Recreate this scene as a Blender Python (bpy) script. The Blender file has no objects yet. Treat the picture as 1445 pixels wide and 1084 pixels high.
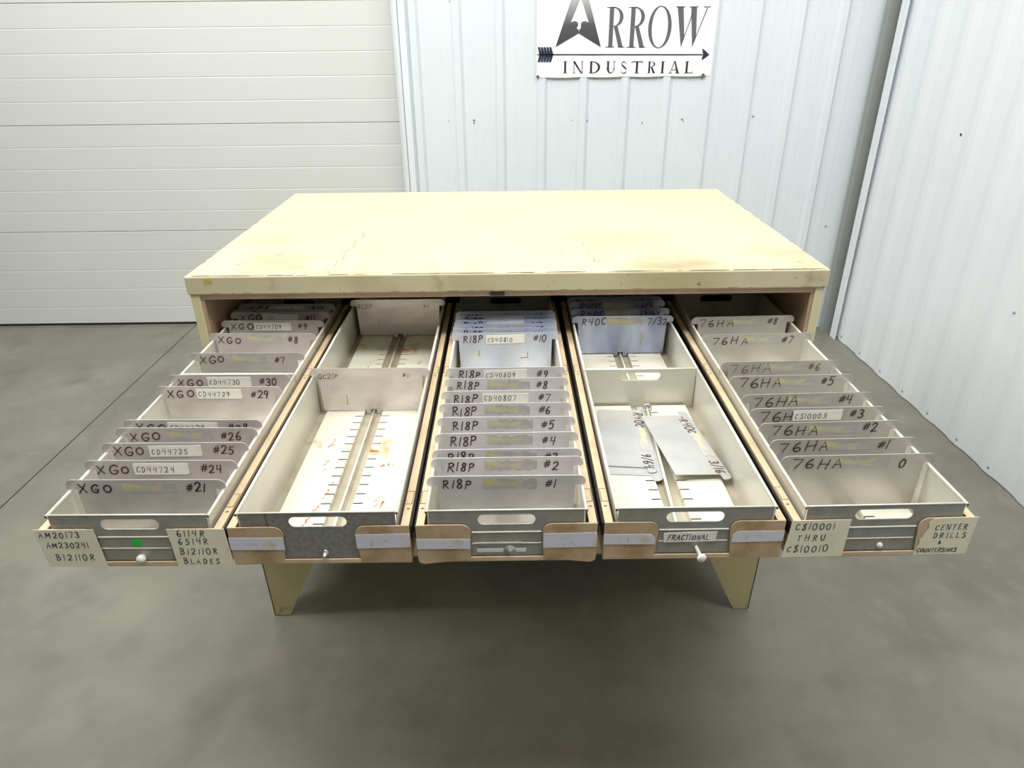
import bpy, bmesh, math, random
from mathutils import Vector, Matrix, Euler

scene = bpy.context.scene
COL = scene.collection
random.seed(7)

# ------------------------------------------------------------------ camera, world, lights, exposure
F_PX = 965.3
cam_d = bpy.data.cameras.new('camera')
cam_d.sensor_width = 36.0
cam_d.lens = F_PX / 1445.0 * 36.0
cam_d.clip_start = 0.02
cam = bpy.data.objects.new('camera', cam_d)
COL.objects.link(cam)
_p, _yw, _r = 0.4695, -0.0057, -0.0101
_f = Vector((0, math.cos(_p), -math.sin(_p)))
_u = Vector((0, math.sin(_p), math.cos(_p)))
_x = Vector((1, 0, 0))
_Z = Matrix.Rotation(_yw, 3, 'Z')
_f, _u, _x = _Z @ _f, _Z @ _u, _Z @ _x
_c, _s = math.cos(_r), math.sin(_r)
_x, _u = _c * _x + _s * _u, -_s * _x + _c * _u
_m = Matrix((_x, _u, -_f)).transposed().to_4x4()
_m.translation = Vector((-0.0017, -1.446, 1.4697))
cam.matrix_world = _m
scene.camera = cam

scene.view_settings.view_transform = 'Standard'
scene.view_settings.look = 'None'
scene.view_settings.exposure = 0.0
scene.view_settings.gamma = 1.0
scene.view_settings.use_curve_mapping = False

world = bpy.data.worlds.new('shop_air')
scene.world = world
world.use_nodes = True
_n, _l = world.node_tree.nodes, world.node_tree.links
_n.clear()
_tc = _n.new('ShaderNodeTexCoord')
_sp = _n.new('ShaderNodeSeparateXYZ')
_cr = _n.new('ShaderNodeValToRGB')
_bg = _n.new('ShaderNodeBackground')
_wo = _n.new('ShaderNodeOutputWorld')
_l.new(_tc.outputs['Generated'], _sp.inputs[0])
_l.new(_sp.outputs['Z'], _cr.inputs[0])
_l.new(_cr.outputs[0], _bg.inputs[0])
_l.new(_bg.outputs[0], _wo.inputs[0])
_cr.color_ramp.elements[0].position = 0.12
_cr.color_ramp.elements[0].color = (0.07, 0.07, 0.068, 1)
_cr.color_ramp.elements[1].position = 0.75
_cr.color_ramp.elements[1].color = (0.80, 0.82, 0.80, 1)
_bg.inputs[1].default_value = 0.40


def area(name, loc, target, sx, sy, power, col=(1, 1, 1)):
    d = bpy.data.lights.new(name, 'AREA')
    d.shape = 'RECTANGLE'
    d.size, d.size_y = sx, sy
    d.energy = power
    d.color = col
    o = bpy.data.objects.new(name, d)
    COL.objects.link(o)
    o.location = loc
    o.rotation_euler = (Vector(target) - Vector(loc)).to_track_quat('-Z', 'Y').to_euler()
    return o


area('ceiling_lamp_light', (0.1, 0.35, 3.9), (0.1, 0.5, 0), 3.4, 1.0, 32, (1.0, 1.0, 0.985))
area('ceiling_lamp_light', (-2.5, 0.1, 3.8), (0.9, 0.7, 0.6), 0.9, 2.4, 108, (1.0, 1.0, 0.985))
area('ceiling_lamp_light', (0.5, -1.15, 3.9), (0.4, 1.1, 0.8), 3.6, 0.8, 114, (1.0, 1.0, 0.985))


# ------------------------------------------------------------------ materials
def lin(c):
    r = []
    for v in c:
        v /= 255.0
        r.append(v / 12.92 if v <= 0.04045 else ((v + 0.055) / 1.055) ** 2.4)
    return (r[0], r[1], r[2], 1.0)


MATS = {}


def mat(name, rgb, rough=0.5, metal=0.0, rgb2=None, scale=8.0, lo=0.45, hi=0.65, detail=4.0,
        stretch=(1, 1, 1), bump=0.0, bump_scale=60.0, rough2=None, spec=0.5, obj_coords=True):
    m = bpy.data.materials.new(name)
    m.use_nodes = True
    n, l = m.node_tree.nodes, m.node_tree.links
    b = n['Principled BSDF']
    b.inputs['Base Color'].default_value = lin(rgb)
    b.inputs['Roughness'].default_value = rough
    b.inputs['Metallic'].default_value = metal
    b.inputs['Specular IOR Level'].default_value = spec
    tc = n.new('ShaderNodeTexCoord')
    mp = n.new('ShaderNodeMapping')
    mp.inputs['Scale'].default_value = stretch
    l.new(tc.outputs['Object'], mp.inputs[0])
    if rgb2 is not None:
        t = n.new('ShaderNodeTexNoise')
        t.inputs['Scale'].default_value = scale
        t.inputs['Detail'].default_value = detail
        l.new(mp.outputs[0], t.inputs[0])
        cr = n.new('ShaderNodeValToRGB')
        cr.color_ramp.elements[0].position = lo
        cr.color_ramp.elements[0].color = lin(rgb)
        cr.color_ramp.elements[1].position = hi
        cr.color_ramp.elements[1].color = lin(rgb2)
        l.new(t.outputs[0], cr.inputs[0])
        l.new(cr.outputs[0], b.inputs['Base Color'])
        if rough2 is not None:
            mr = n.new('ShaderNodeMapRange')
            mr.inputs[1].default_value = lo
            mr.inputs[2].default_value = hi
            mr.inputs[3].default_value = rough
            mr.inputs[4].default_value = rough2
            l.new(t.outputs[0], mr.inputs[0])
            l.new(mr.outputs[0], b.inputs['Roughness'])
    if bump > 0:
        t2 = n.new('ShaderNodeTexNoise')
        t2.inputs['Scale'].default_value = bump_scale
        t2.inputs['Detail'].default_value = 3
        l.new(mp.outputs[0], t2.inputs[0])
        bp = n.new('ShaderNodeBump')
        bp.inputs['Strength'].default_value = bump
        bp.inputs['Distance'].default_value = 0.002
        l.new(t2.outputs[0], bp.inputs['Height'])
        l.new(bp.outputs[0], b.inputs['Normal'])
    MATS[name] = m
    return m


def add_layer(m, rgb, scale, lo, hi, detail=5.0, stretch=(1, 1, 1), seed=0.0, axis_mask=None):
    """lay one more noise-shaped stain over a material's base colour"""
    n, l = m.node_tree.nodes, m.node_tree.links
    b = n['Principled BSDF']
    tc = n.new('ShaderNodeTexCoord')
    mp = n.new('ShaderNodeMapping')
    mp.inputs['Scale'].default_value = stretch
    mp.inputs['Location'].default_value = (seed, seed * .7, seed * .3)
    l.new(tc.outputs['Object'], mp.inputs[0])
    t = n.new('ShaderNodeTexNoise')
    t.inputs['Scale'].default_value = scale
    t.inputs['Detail'].default_value = detail
    l.new(mp.outputs[0], t.inputs[0])
    mr = n.new('ShaderNodeMapRange')
    mr.inputs[1].default_value = lo
    mr.inputs[2].default_value = hi
    l.new(t.outputs[0], mr.inputs[0])
    fac = mr.outputs[0]
    if axis_mask:
        ax, a0, a1 = axis_mask
        sp = n.new('ShaderNodeSeparateXYZ')
        l.new(tc.outputs['Object'], sp.inputs[0])
        m2 = n.new('ShaderNodeMapRange')
        m2.inputs[1].default_value = a0
        m2.inputs[2].default_value = a1
        l.new(sp.outputs[ax], m2.inputs[0])
        mu = n.new('ShaderNodeMath')
        mu.operation = 'MULTIPLY'
        l.new(fac, mu.inputs[0])
        l.new(m2.outputs[0], mu.inputs[1])
        fac = mu.outputs[0]
    mx = n.new('ShaderNodeMix')
    mx.data_type = 'RGBA'
    l.new(fac, mx.inputs[0])
    src = b.inputs['Base Color'].links
    if src:
        l.new(src[0].from_socket, mx.inputs[6])
    else:
        mx.inputs[6].default_value = b.inputs['Base Color'].default_value
    mx.inputs[7].default_value = lin(rgb)
    l.new(mx.outputs[2], b.inputs['Base Color'])
    return m


M_floor = mat('polished_concrete', (118, 116, 104), 0.30, 0, (133, 131, 117), 2.2, .36, .68, 12, bump=.06, bump_scale=90, rough2=.45, spec=.45)
add_layer(M_floor, (110, 108, 98), 0.8, .50, .72, 6, seed=3.1)
add_layer(M_floor, (150, 148, 135), 2.3, .50, .90, 14, seed=11.3)
add_layer(M_floor, (136, 124, 106), 3.4, .64, .82, 6, seed=27)
add_layer(M_floor, (136, 134, 121), 16, .52, .90, 12, seed=41)
add_layer(M_floor, (160, 158, 145), 5.5, .58, .90, 14, seed=19, axis_mask=('X', .4, 1.6))
add_layer(M_floor, (102, 100, 91), 5, .54, .86, 12, seed=52)
_n, _l = M_floor.node_tree.nodes, M_floor.node_tree.links          # saw-cut control joint in the slab
_tc = _n.new('ShaderNodeTexCoord'); _sp = _n.new('ShaderNodeSeparateXYZ')
_l.new(_tc.outputs['Object'], _sp.inputs[0])
_a = _n.new('ShaderNodeMath'); _a.operation = 'ADD'; _a.inputs[1].default_value = 1.805
_l.new(_sp.outputs['X'], _a.inputs[0])
_b = _n.new('ShaderNodeMath'); _b.operation = 'ABSOLUTE'; _l.new(_a.outputs[0], _b.inputs[0])
_c2 = _n.new('ShaderNodeMath'); _c2.operation = 'LESS_THAN'; _c2.inputs[1].default_value = .0032
_l.new(_b.outputs[0], _c2.inputs[0])
_mx = _n.new('ShaderNodeMix'); _mx.data_type = 'RGBA'
_l.new(_c2.outputs[0], _mx.inputs[0])
_bs = _n['Principled BSDF']
_l.new(_bs.inputs['Base Color'].links[0].from_socket, _mx.inputs[6])
_mx.inputs[7].default_value = lin((48, 46, 42))
_l.new(_mx.outputs[2], _bs.inputs['Base Color'])

M_wall = mat('white_painted_steel_sheet', (224, 230, 233), 0.42, 0, (220, 227, 231), 2.0, .4, .7, spec=.4)
M_wallr = mat('white_steel_sheet_right', (233, 236, 239), 0.38, 0, (229, 233, 236), 1.5, .4, .7, spec=.45)
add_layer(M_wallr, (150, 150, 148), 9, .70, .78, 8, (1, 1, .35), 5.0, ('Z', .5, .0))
M_door = mat('offwhite_door_skin', (218, 219, 214), 0.5, 0, (215, 216, 210), 1.3, .4, .7, spec=.35)
M_trim = mat('white_trim_paint', (232, 236, 238), 0.4)
M_groove = mat('dark_seam', (150, 155, 160), 0.6)
M_beam = mat('grey_steel_paint', (146, 151, 148), 0.5)
M_rubber = mat('black_rubber', (30, 30, 30), 0.7)

M_cream = mat('cream_enamel', (220, 212, 172), 0.33, 0, (215, 206, 164), 5, .4, .7, 5, spec=.45)
M_lid = mat('worn_cream_enamel', (205, 198, 164), 0.40, 0, (199, 191, 156), 3.0, .4, .7, 5, spec=.45)
add_layer(M_lid, (162, 143, 98), 3.2, .53, .78, 6, (1, 1.6, 1), 4.3, ('Y', .45, .05))
add_layer(M_lid, (150, 112, 70), 11, .63, .80, 8, (1, 1, 1), 9.1, ('Y', .34, .0))
add_layer(M_lid, (150, 104, 72), 70, .66, .76, 6, (1, 1, 1), 2.1, ('Y', .02, .0))
M_cream_leg = mat('leg_enamel_with_shade', (204, 193, 146), 0.42, 0, (194, 181, 132), 9, .45, .7)  # cream enamel, base colour lowered to include the shade on the legs
add_layer(M_cream_leg, (104, 82, 52), 30, .60, .74, 8, seed=2.0, axis_mask=('Z', .09, .0))
M_pink = mat('pinkish_primer', (196, 170, 146), 0.55, 0, (182, 152, 126), 14, .4, .7)
M_drawer = mat('drawer_buff_paint', (224, 200, 164), 0.45, 0, (206, 176, 142), 16, .42, .72, 6)
add_layer(M_drawer, (120, 84, 54), 38, .68, .80, 8, seed=5)
M_tan = mat('aged_tape_tan', (204, 176, 142), 0.5, 0, (160, 128, 84), 22, .40, .72, 6)
add_layer(M_tan, (212, 186, 158), 12, .52, .7, 6, seed=8)
M_black = mat('black_runner', (26, 22, 20), 0.45)
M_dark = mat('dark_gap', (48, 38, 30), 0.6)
M_tray = mat('tray_grey_cream', (214, 211, 198), 0.32, 0.25, (204, 201, 187), 6, .4, .7, 5, spec=.5)
M_rim = mat('tray_rim_cream', (226, 223, 208), 0.35, 0.1, (205, 198, 172), 60, .6, .75, 5)
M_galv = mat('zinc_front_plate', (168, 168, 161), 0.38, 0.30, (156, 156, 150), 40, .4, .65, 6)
M_galv2 = mat('speckled_zinc_plate', (152, 151, 146), 0.42, 0.35, (138, 137, 134), 130, .42, .6, 3)
M_strip = mat('white_slotted_strip', (228, 224, 206), 0.38, 0, (220, 215, 194), 9, .4, .7)
add_layer(M_strip, (190, 140, 70), 28, .73, .80, 6, seed=3)
M_strip_r = mat('rusty_slotted_strip', (228, 224, 205), 0.4, 0, (220, 214, 192), 9, .4, .7)
add_layer(M_strip_r, (205, 140, 60), 15, .62, .70, 8, (1, .6, 1), 6)
add_layer(M_strip_r, (176, 92, 34), 34, .71, .77, 8, seed=15)
M_alu = mat('brushed_aluminium', (218, 212, 209), 0.28, 0.45, (200, 194, 193), 12, .4, .66, 6, (1, 1, 2.2), rough2=.40)
M_alu_b = mat('brushed_aluminium_blue_reflection', (226, 231, 244), 0.28, 0.45, (204, 212, 232), 16, .36, .66, 7, (1, 1, .5), rough2=.40)  # bright bluish reflection on the rear plates put into the base colour
M_alu_r = mat('bright_brushed_aluminium', (234, 230, 230), 0.30, 0.40, (216, 213, 216), 14, .4, .66, 6, (1, 1, 2.2), rough2=.40)
M_alu_d = mat('dull_aluminium', (204, 200, 194), 0.28, 0.42, (196, 192, 186), 8, .4, .66, 4, (1, 1, 2.0), rough2=.32)
M_alu_c = mat('scuffed_aluminium', (186, 194, 214), 0.26, 0.50, (150, 162, 192), 20, .36, .64, 8, (1, 1, .45), rough2=.42)
M_pan = mat('dirty_tray_floor', (188, 180, 158), 0.45, 0.15, (164, 152, 126), 18, .45, .7, 6)
add_layer(M_pan, (166, 96, 44), 24, .68, .76, 7, seed=4)
M_alu_l = mat('flat_lying_aluminium', (208, 207, 202), 0.34, 0.40, (194, 194, 191), 16, .4, .66, 6)
M_resid = mat('label_residue', (208, 202, 154), 0.5, 0.0, (180, 178, 182), 30, .40, .54, 6, (1, 1, 1.8))
M_stain = mat('grey_smudge', (150, 148, 152), 0.5, 0.3)
M_stain_b = mat('brown_drip', (120, 96, 52), 0.6)
M_ink_b = mat('brown_marker', (88, 62, 62), 0.5)
M_ink_k = mat('black_marker', (50, 38, 44), 0.5)
M_ink_f = mat('faded_marker', (142, 112, 104), 0.5)
M_ink_n = mat('navy_pen', (52, 52, 92), 0.5)
M_paper = mat('white_label_paper', (250, 247, 236), 0.6, 0, (238, 230, 204), 20, .5, .75)
M_card = mat('cream_index_card', (246, 241, 214), 0.65, 0, (238, 230, 198), 25, .5, .75)
M_masking = mat('white_tape_strip', (226, 226, 236), 0.55, 0, (216, 204, 168), 26, .58, .70, 6)
M_green = mat('green_dot', (52, 205, 70), 0.5)
M_white = mat('white_plastic', (238, 236, 228), 0.35)
M_steel = mat('bright_steel', (205, 205, 200), 0.25, 0.9)
M_rust = mat('rust_streak', (186, 98, 30), 0.7)
M_yellow = mat('yellow_glue', (196, 170, 80), 0.6)
M_scratch = mat('scratch_brown', (150, 130, 96), 0.6)
M_scuff = mat('edge_rust', (140, 76, 50), 0.6)
M_vinyl = mat('white_vinyl', (246, 246, 243), 0.42)
M_print = mat('charcoal_print', (98, 98, 104), 0.45)
M_navy = mat('navy_print', (36, 36, 66), 0.45)
M_grom = mat('grommet_grey', (110, 112, 116), 0.4, 0.5)
M_screw = mat('wall_screw_head', (170, 176, 182), 0.4, 0.4)
M_hole = mat('dark_pinhole', (60, 60, 70), 0.6)
# printed gradient of the large letter A (dark at the foot, pale at the tip)
M_grad = mat('printed_gradient', (84, 84, 90), 0.45)
_n, _l = M_grad.node_tree.nodes, M_grad.node_tree.links
_tc = _n.new('ShaderNodeTexCoord'); _sp = _n.new('ShaderNodeSeparateXYZ')
_l.new(_tc.outputs['Object'], _sp.inputs[0])
_cr = _n.new('ShaderNodeValToRGB')
_mr = _n.new('ShaderNodeMapRange')
_mr.inputs[1].default_value = .12; _mr.inputs[2].default_value = .40
_l.new(_sp.outputs['Z'], _mr.inputs[0]); _l.new(_mr.outputs[0], _cr.inputs[0])
_e = _cr.color_ramp.elements
_e[0].color = lin((62, 58, 60)); _e[1].color = lin((228, 228, 230)); _e[1].position = .92
_k = _e.new(.35); _k.color = lin((84, 82, 84))
_k = _e.new(.62); _k.color = lin((160, 158, 160))
_l.new(_cr.outputs[0], _n['Principled BSDF'].inputs['Base Color'])


# ------------------------------------------------------------------ mesh helper
class MB:
    def __init__(self):
        self.bm = bmesh.new()
        self.mats = []

    def mi(self, m):
        if m not in self.mats:
            self.mats.append(m)
        return self.mats.index(m)

    def face(self, pts, m):
        vs = [self.bm.verts.new(p) for p in pts]
        try:
            f = self.bm.faces.new(vs)
        except ValueError:
            return None
        f.material_index = self.mi(m)
        return f

    def box(self, x0, x1, y0, y1, z0, z1, m):
        i = self.mi(m)
        v = [self.bm.verts.new(p) for p in ((x0, y0, z0), (x1, y0, z0), (x1, y1, z0), (x0, y1, z0),
                                            (x0, y0, z1), (x1, y0, z1), (x1, y1, z1), (x0, y1, z1))]
        for q in ((3, 2, 1, 0), (4, 5, 6, 7), (0, 1, 5, 4), (1, 2, 6, 5), (2, 3, 7, 6), (3, 0, 4, 7)):
            self.bm.faces.new([v[k] for k in q]).material_index = i

    def prism(self, pts, place, t, m):
        """outline pts (u,v) swept along t (3-vector) after place(u,v)->Vector"""
        i = self.mi(m)
        a = [self.bm.verts.new(place(*p)) for p in pts]
        b = [self.bm.verts.new(place(*p) + Vector(t)) for p in pts]
        self.bm.faces.new(a).material_index = i
        self.bm.faces.new(b[::-1]).material_index = i
        n = len(pts)
        for k in range(n):
            self.bm.faces.new((a[k], b[k], b[(k + 1) % n], a[(k + 1) % n])).material_index = i

    def plate_hole(self, outer, hole, place, t, m):
        """plate with one hole: both outlines (u,v); bridges with triangles"""
        i = self.mi(m)
        for off in (Vector((0, 0, 0)), Vector(t)):
            vo = [self.bm.verts.new(place(*p) + off) for p in outer]
            vh = [self.bm.verts.new(place(*p) + off) for p in hole]
            es = []
            for vs in (vo, vh):
                for k in range(len(vs)):
                    es.append(self.bm.edges.new((vs[k], vs[(k + 1) % len(vs)])))
            r = bmesh.ops.triangle_fill(self.bm, use_beauty=True, edges=es)
            for g in r['geom']:
                if isinstance(g, bmesh.types.BMFace):
                    g.material_index = i
            if off.length == 0:
                vo0, vh0 = vo, vh
        for a, b in ((vo0, vo), (vh0, vh)):
            n = len(a)
            for k in range(n):
                self.bm.faces.new((a[k], b[k], b[(k + 1) % n], a[(k + 1) % n])).material_index = i

    def tube(self, p0, p1, r, m, n=12, r1=None, cap=True):
        i = self.mi(m)
        p0, p1 = Vector(p0), Vector(p1)
        d = (p1 - p0).normalized()
        a = d.orthogonal().normalized()
        b = d.cross(a)
        r1 = r if r1 is None else r1
        A = [self.bm.verts.new(p0 + r * (math.cos(2 * math.pi * k / n) * a + math.sin(2 * math.pi * k / n) * b)) for k in range(n)]
        B = [self.bm.verts.new(p1 + r1 * (math.cos(2 * math.pi * k / n) * a + math.sin(2 * math.pi * k / n) * b)) for k in range(n)]
        for k in range(n):
            f = self.bm.faces.new((A[k], A[(k + 1) % n], B[(k + 1) % n], B[k]))
            f.material_index = i
            f.smooth = True
        if cap:
            self.bm.faces.new(A[::-1]).material_index = i
            self.bm.faces.new(B).material_index = i

    def lathe(self, p0, axis, prof, m, n=16):
        """prof: list of (dist along axis, radius)"""
        i = self.mi(m)
        p0, d = Vector(p0), Vector(axis).normalized()
        a = d.orthogonal().normalized()
        b = d.cross(a)
        rings = []
        for h, r in prof:
            rings.append([self.bm.verts.new(p0 + d * h + max(r, 1e-5) * (math.cos(2 * math.pi * k / n) * a + math.sin(2 * math.pi * k / n) * b)) for k in range(n)])
        for A, B in zip(rings, rings[1:]):
            for k in range(n):
                f = self.bm.faces.new((A[k], A[(k + 1) % n], B[(k + 1) % n], B[k]))
                f.material_index = i
                f.smooth = True

    def stroke(self, pts, w, m, place):
        i = self.mi(m)
        pts = [Vector(p) for p in pts]
        q = [pts[0]]
        for p in pts[1:]:
            if (p - q[-1]).length > 1e-6:
                q.append(p)
        if len(q) < 2:
            return
        d0 = (q[1] - q[0]).normalized()
        d1 = (q[-1] - q[-2]).normalized()
        q[0] = q[0] - d0 * w * .35
        q[-1] = q[-1] + d1 * w * .35
        L = []
        for k in range(len(q)):
            if k == 0:
                d = q[1] - q[0]
            elif k == len(q) - 1:
                d = q[-1] - q[-2]
            else:
                d = (q[k + 1] - q[k]).normalized() + (q[k] - q[k - 1]).normalized()
                if d.length < .5:
                    d = q[k + 1] - q[k]
            d = d.normalized()
            nrm = Vector((-d.y, d.x))
            ww = w * (.36 if k in (0, len(q) - 1) else .5)
            L.append((self.bm.verts.new(place(*(q[k] + nrm * ww))), self.bm.verts.new(place(*(q[k] - nrm * ww)))))
        for a, b in zip(L, L[1:]):
            self.bm.faces.new((a[0], a[1], b[1], b[0])).material_index = i

    def text(self, s, u, v, h, w, m, place, adv=1.0, jit=.05, slant=.08, xs=1.0, rng=random):
        """hand lettering from (u,v) = left end of the base line; returns end u"""
        for ch in s:
            if ch == ' ':
                u += h * .38 * adv
                continue
            g, gw = GLYPH[ch]
            r = rng.uniform(-jit, jit) * 1.2
            sc = h * (1 + rng.uniform(-jit, jit) * 1.6)
            du, dv = 0, rng.uniform(-jit, jit) * h
            for pl in g:
                pts = []
                for (a, b) in smooth(pl):
                    a2 = a * xs + slant * b
                    pts.append((u + du + sc * (a2 * math.cos(r) - b * math.sin(r)), v + dv + sc * (a2 * math.sin(r) + b * math.cos(r))))
                self.stroke(pts, w, m, place)
            u += h * (gw * xs + .26) * adv
        return u

    def ragged(self, u0, u1, v0, v1, m, place, amp=.12, rng=random):
        pts = []
        n = 14
        hh = v1 - v0
        for k in range(n):
            pts.append((u0 + (u1 - u0) * k / n, v0 + rng.uniform(-.2, 1) * amp * hh))
        for k in range(4):
            pts.append((u1 + rng.uniform(-.3, .3) * amp * hh, v0 + hh * k / 4))
        for k in range(n):
            pts.append((u1 - (u1 - u0) * k / n, v1 - rng.uniform(-.2, 1.6) * amp * hh))
        for k in range(4):
            pts.append((u0 + rng.uniform(-.3, .3) * amp * hh, v1 - hh * k / 4))
        self.face([place(*p) for p in pts], m)

    def build(self, name, parent=None, bevel=0.0, mats=None, recalc=True):
        me = bpy.data.meshes.new(name)
        if recalc:
            bmesh.ops.recalc_face_normals(self.bm, faces=self.bm.faces[:])
        self.bm.to_mesh(me)
        self.bm.free()
        for m in self.mats:
            me.materials.append(m)
        o = bpy.data.objects.new(name, me)
        COL.objects.link(o)
        if parent is not None:
            o.parent = parent
        if bevel > 0:
            b = o.modifiers.new('bevel', 'BEVEL')
            b.width = bevel
            b.segments = 2
            b.limit_method = 'ANGLE'
            b.angle_limit = math.radians(40)
        return o


def smooth(pl):
    """corner-preserving Catmull-Rom for 5+ point polylines, raw otherwise"""
    if len(pl) < 5:
        return pl
    out = []
    P = [pl[0]] + list(pl) + [pl[-1]]
    for k in range(1, len(P) - 2):
        p0, p1, p2, p3 = P[k - 1], P[k], P[k + 1], P[k + 2]
        for t in (0, .34, .67):
            t2, t3 = t * t, t * t * t
            out.append(tuple(.5 * (2 * p1[i] + (p2[i] - p0[i]) * t + (2 * p0[i] - 5 * p1[i] + 4 * p2[i] - p3[i]) * t2 + (3 * p1[i] - p0[i] - 3 * p2[i] + p3[i]) * t3) for i in (0, 1)))
    out.append(pl[-1])
    return out


GLYPH = {
    '0': ([[(.3, 1), (.08, .82), (.03, .45), (.15, .06), (.34, 0), (.5, .2), (.54, .6), (.44, .92), (.3, 1), (.22, .97)]], .55),
    '1': ([[(.12, 1), (.08, 0)]], .18),
    '2': ([[(.05, .78), (.2, .98), (.42, .95), (.5, .72), (.35, .4), (.05, .02), (.12, .08)], [(.05, .02), (.56, .06)]], .55),
    '3': ([[(.06, .9), (.26, 1), (.46, .86), (.4, .62), (.2, .52), (.46, .42), (.5, .16), (.28, 0), (.04, .1)]], .5),
    '4': ([[(.12, 1), (.05, .5), (.5, .52)], [(.48, 1), (.4, 0)]], .54),
    '5': ([[(.56, 1), (.14, .97), (.1, .58)], [(.1, .58), (.3, .64), (.48, .45), (.4, .1), (.18, 0), (.02, .08)]], .54),
    '6': ([[(.38, 1), (.16, .75), (.05, .35), (.14, .04), (.34, 0), (.48, .2), (.4, .42), (.2, .42), (.07, .25)]], .5),
    '7': ([[(.02, .96), (.54, .98), (.22, 0)]], .52),
    '8': ([[(.42, .9), (.24, 1), (.1, .82), (.2, .6), (.42, .36), (.4, .06), (.2, 0), (.06, .18), (.2, .45), (.42, .7), (.42, .9), (.36, .98)]], .48),
    '9': ([[(.44, .72), (.28, .54), (.08, .62), (.08, .88), (.26, 1), (.44, .9), (.44, .72), (.36, .3), (.26, 0)]], .48),
    '#': ([[(.22, .95), (.1, .2)], [(.45, .97), (.33, .22)], [(0, .68), (.56, .74)], [(-.02, .42), (.52, .48)]], .54),
    'X': ([[(.05, 1), (.5, .02)], [(.52, .96), (.02, 0)]], .54),
    'G': ([[(.52, .84), (.36, 1), (.12, .8), (.04, .4), (.18, .04), (.42, .04), (.52, .3), (.5, .36)], [(.28, .4), (.54, .4)]], .56),
    'O': ([[(.3, .92), (.08, .74), (.06, .34), (.24, .06), (.46, .18), (.54, .55), (.42, .86), (.26, .92)]], .56),
    'o': ([[(.3, .74), (.08, .6), (.06, .26), (.24, .02), (.46, .14), (.54, .45), (.42, .7), (.26, .75)]], .56),
    'C': ([[(.48, .84), (.3, .94), (.1, .7), (.06, .3), (.22, .04), (.48, .14)]], .5),
    'D': ([[(.08, .96), (.08, .03)], [(.0, .96), (.3, .92), (.5, .62), (.44, .22), (.2, .02), (.02, .04)]], .52),
    'R': ([[(.1, .98), (.04, 0)], [(.02, .9), (.26, 1), (.46, .86), (.38, .6), (.08, .48)], [(.14, .5), (.54, .02)]], .55),
    'P': ([[(.12, 1), (.04, 0)], [(.04, .92), (.28, 1), (.48, .84), (.38, .58), (.08, .48)]], .5),
    'A': ([[(.02, 0), (.3, 1), (.54, 0)], [(.12, .38), (.46, .4)]], .56),
    'M': ([[(.04, 0), (.1, .95), (.34, .3), (.58, .97), (.66, 0)]], .68),
    'B': ([[(.08, 1), (.06, 0)], [(.0, .96), (.3, .98), (.42, .76), (.3, .55), (.08, .52)], [(.1, .52), (.38, .5), (.5, .25), (.34, .03), (0, .02)]], .52),
    'L': ([[(.1, 1), (.06, .03), (.5, .05)]], .48),
    'E': ([[(.1, .98), (.07, .02), (.5, .04)], [(.08, .98), (.5, 1)], [(.08, .52), (.4, .54)]], .5),
    'S': ([[(.48, .86), (.28, 1), (.08, .82), (.22, .58), (.44, .36), (.4, .08), (.18, 0), (.02, .14)]], .48),
    'H': ([[(.1, 1), (.02, 0)], [(.56, 1), (.48, 0)], [(.04, .48), (.56, .54)]], .58),
    'Q': ([[(.3, .98), (.08, .78), (.06, .34), (.24, .04), (.46, .16), (.54, .55), (.42, .9), (.26, .98)], [(.32, .28), (.58, -.06)]], .58),
    'F': ([[(.12, .98), (.04, 0)], [(.1, .98), (.54, 1)], [(.08, .54), (.4, .56)]], .48),
    'T': ([[(.28, .98), (.24, 0)], [(0, .95), (.56, 1)]], .54),
    'I': ([[(.12, 1), (.08, 0)]], .18),
    'N': ([[(.04, 0), (.1, 1), (.46, .02), (.54, 1)]], .56),
    'U': ([[(.06, 1), (.05, .35), (.18, .03), (.4, .06), (.5, .4), (.54, 1)]], .54),
    'K': ([[(.1, 1), (.04, 0)], [(.52, .96), (.08, .46), (.52, .02)]], .52),
    '/': ([[(.4, 1.05), (.02, -.08)]], .36),
    '&': ([[(.5, .3), (.3, .02), (.1, .1), (.14, .35), (.36, .7), (.26, .85), (.14, .7), (.5, .05)]], .5),
    '-': ([[(.04, .45), (.4, .47)]], .4),
    '$': ([[(.48, .86), (.28, 1), (.08, .82), (.22, .58), (.44, .36), (.4, .08), (.18, 0), (.02, .14)], [(.36, 1.1), (.1, -.14)]], .48),
}


def tag(o, label, cat, group=None, kind=None):
    o['label'] = label
    o['category'] = cat
    if group:
        o['group'] = group
    if kind:
        o['kind'] = kind
    return o


def empty(name, mw):
    o = bpy.data.objects.new(name, None)
    o.empty_display_size = .05
    COL.objects.link(o)
    o.matrix_world = mw
    return o


def struct(o):
    o['kind'] = 'structure'
    return o


def XZ(y0):
    return lambda u, v: Vector((u, y0, v))


def XY(z0):
    return lambda u, v: Vector((u, v, z0))


def rounded(u0, u1, v0, v1, r, n=6):
    pts = []
    for cx, cy, a0 in ((u1 - r, v0 + r, -90), (u1 - r, v1 - r, 0), (u0 + r, v1 - r, 90), (u0 + r, v0 + r, 180)):
        for k in range(n + 1):
            a = math.radians(a0 + 90 * k / n)
            pts.append((cx + r * math.cos(a), cy + r * math.sin(a)))
    return pts


# ------------------------------------------------------------------ setting
b = MB()
b.box(-5.5, 3.2, -4.5, 3.2, -.1, 0, M_floor)
struct(b.build('floor'))

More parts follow.
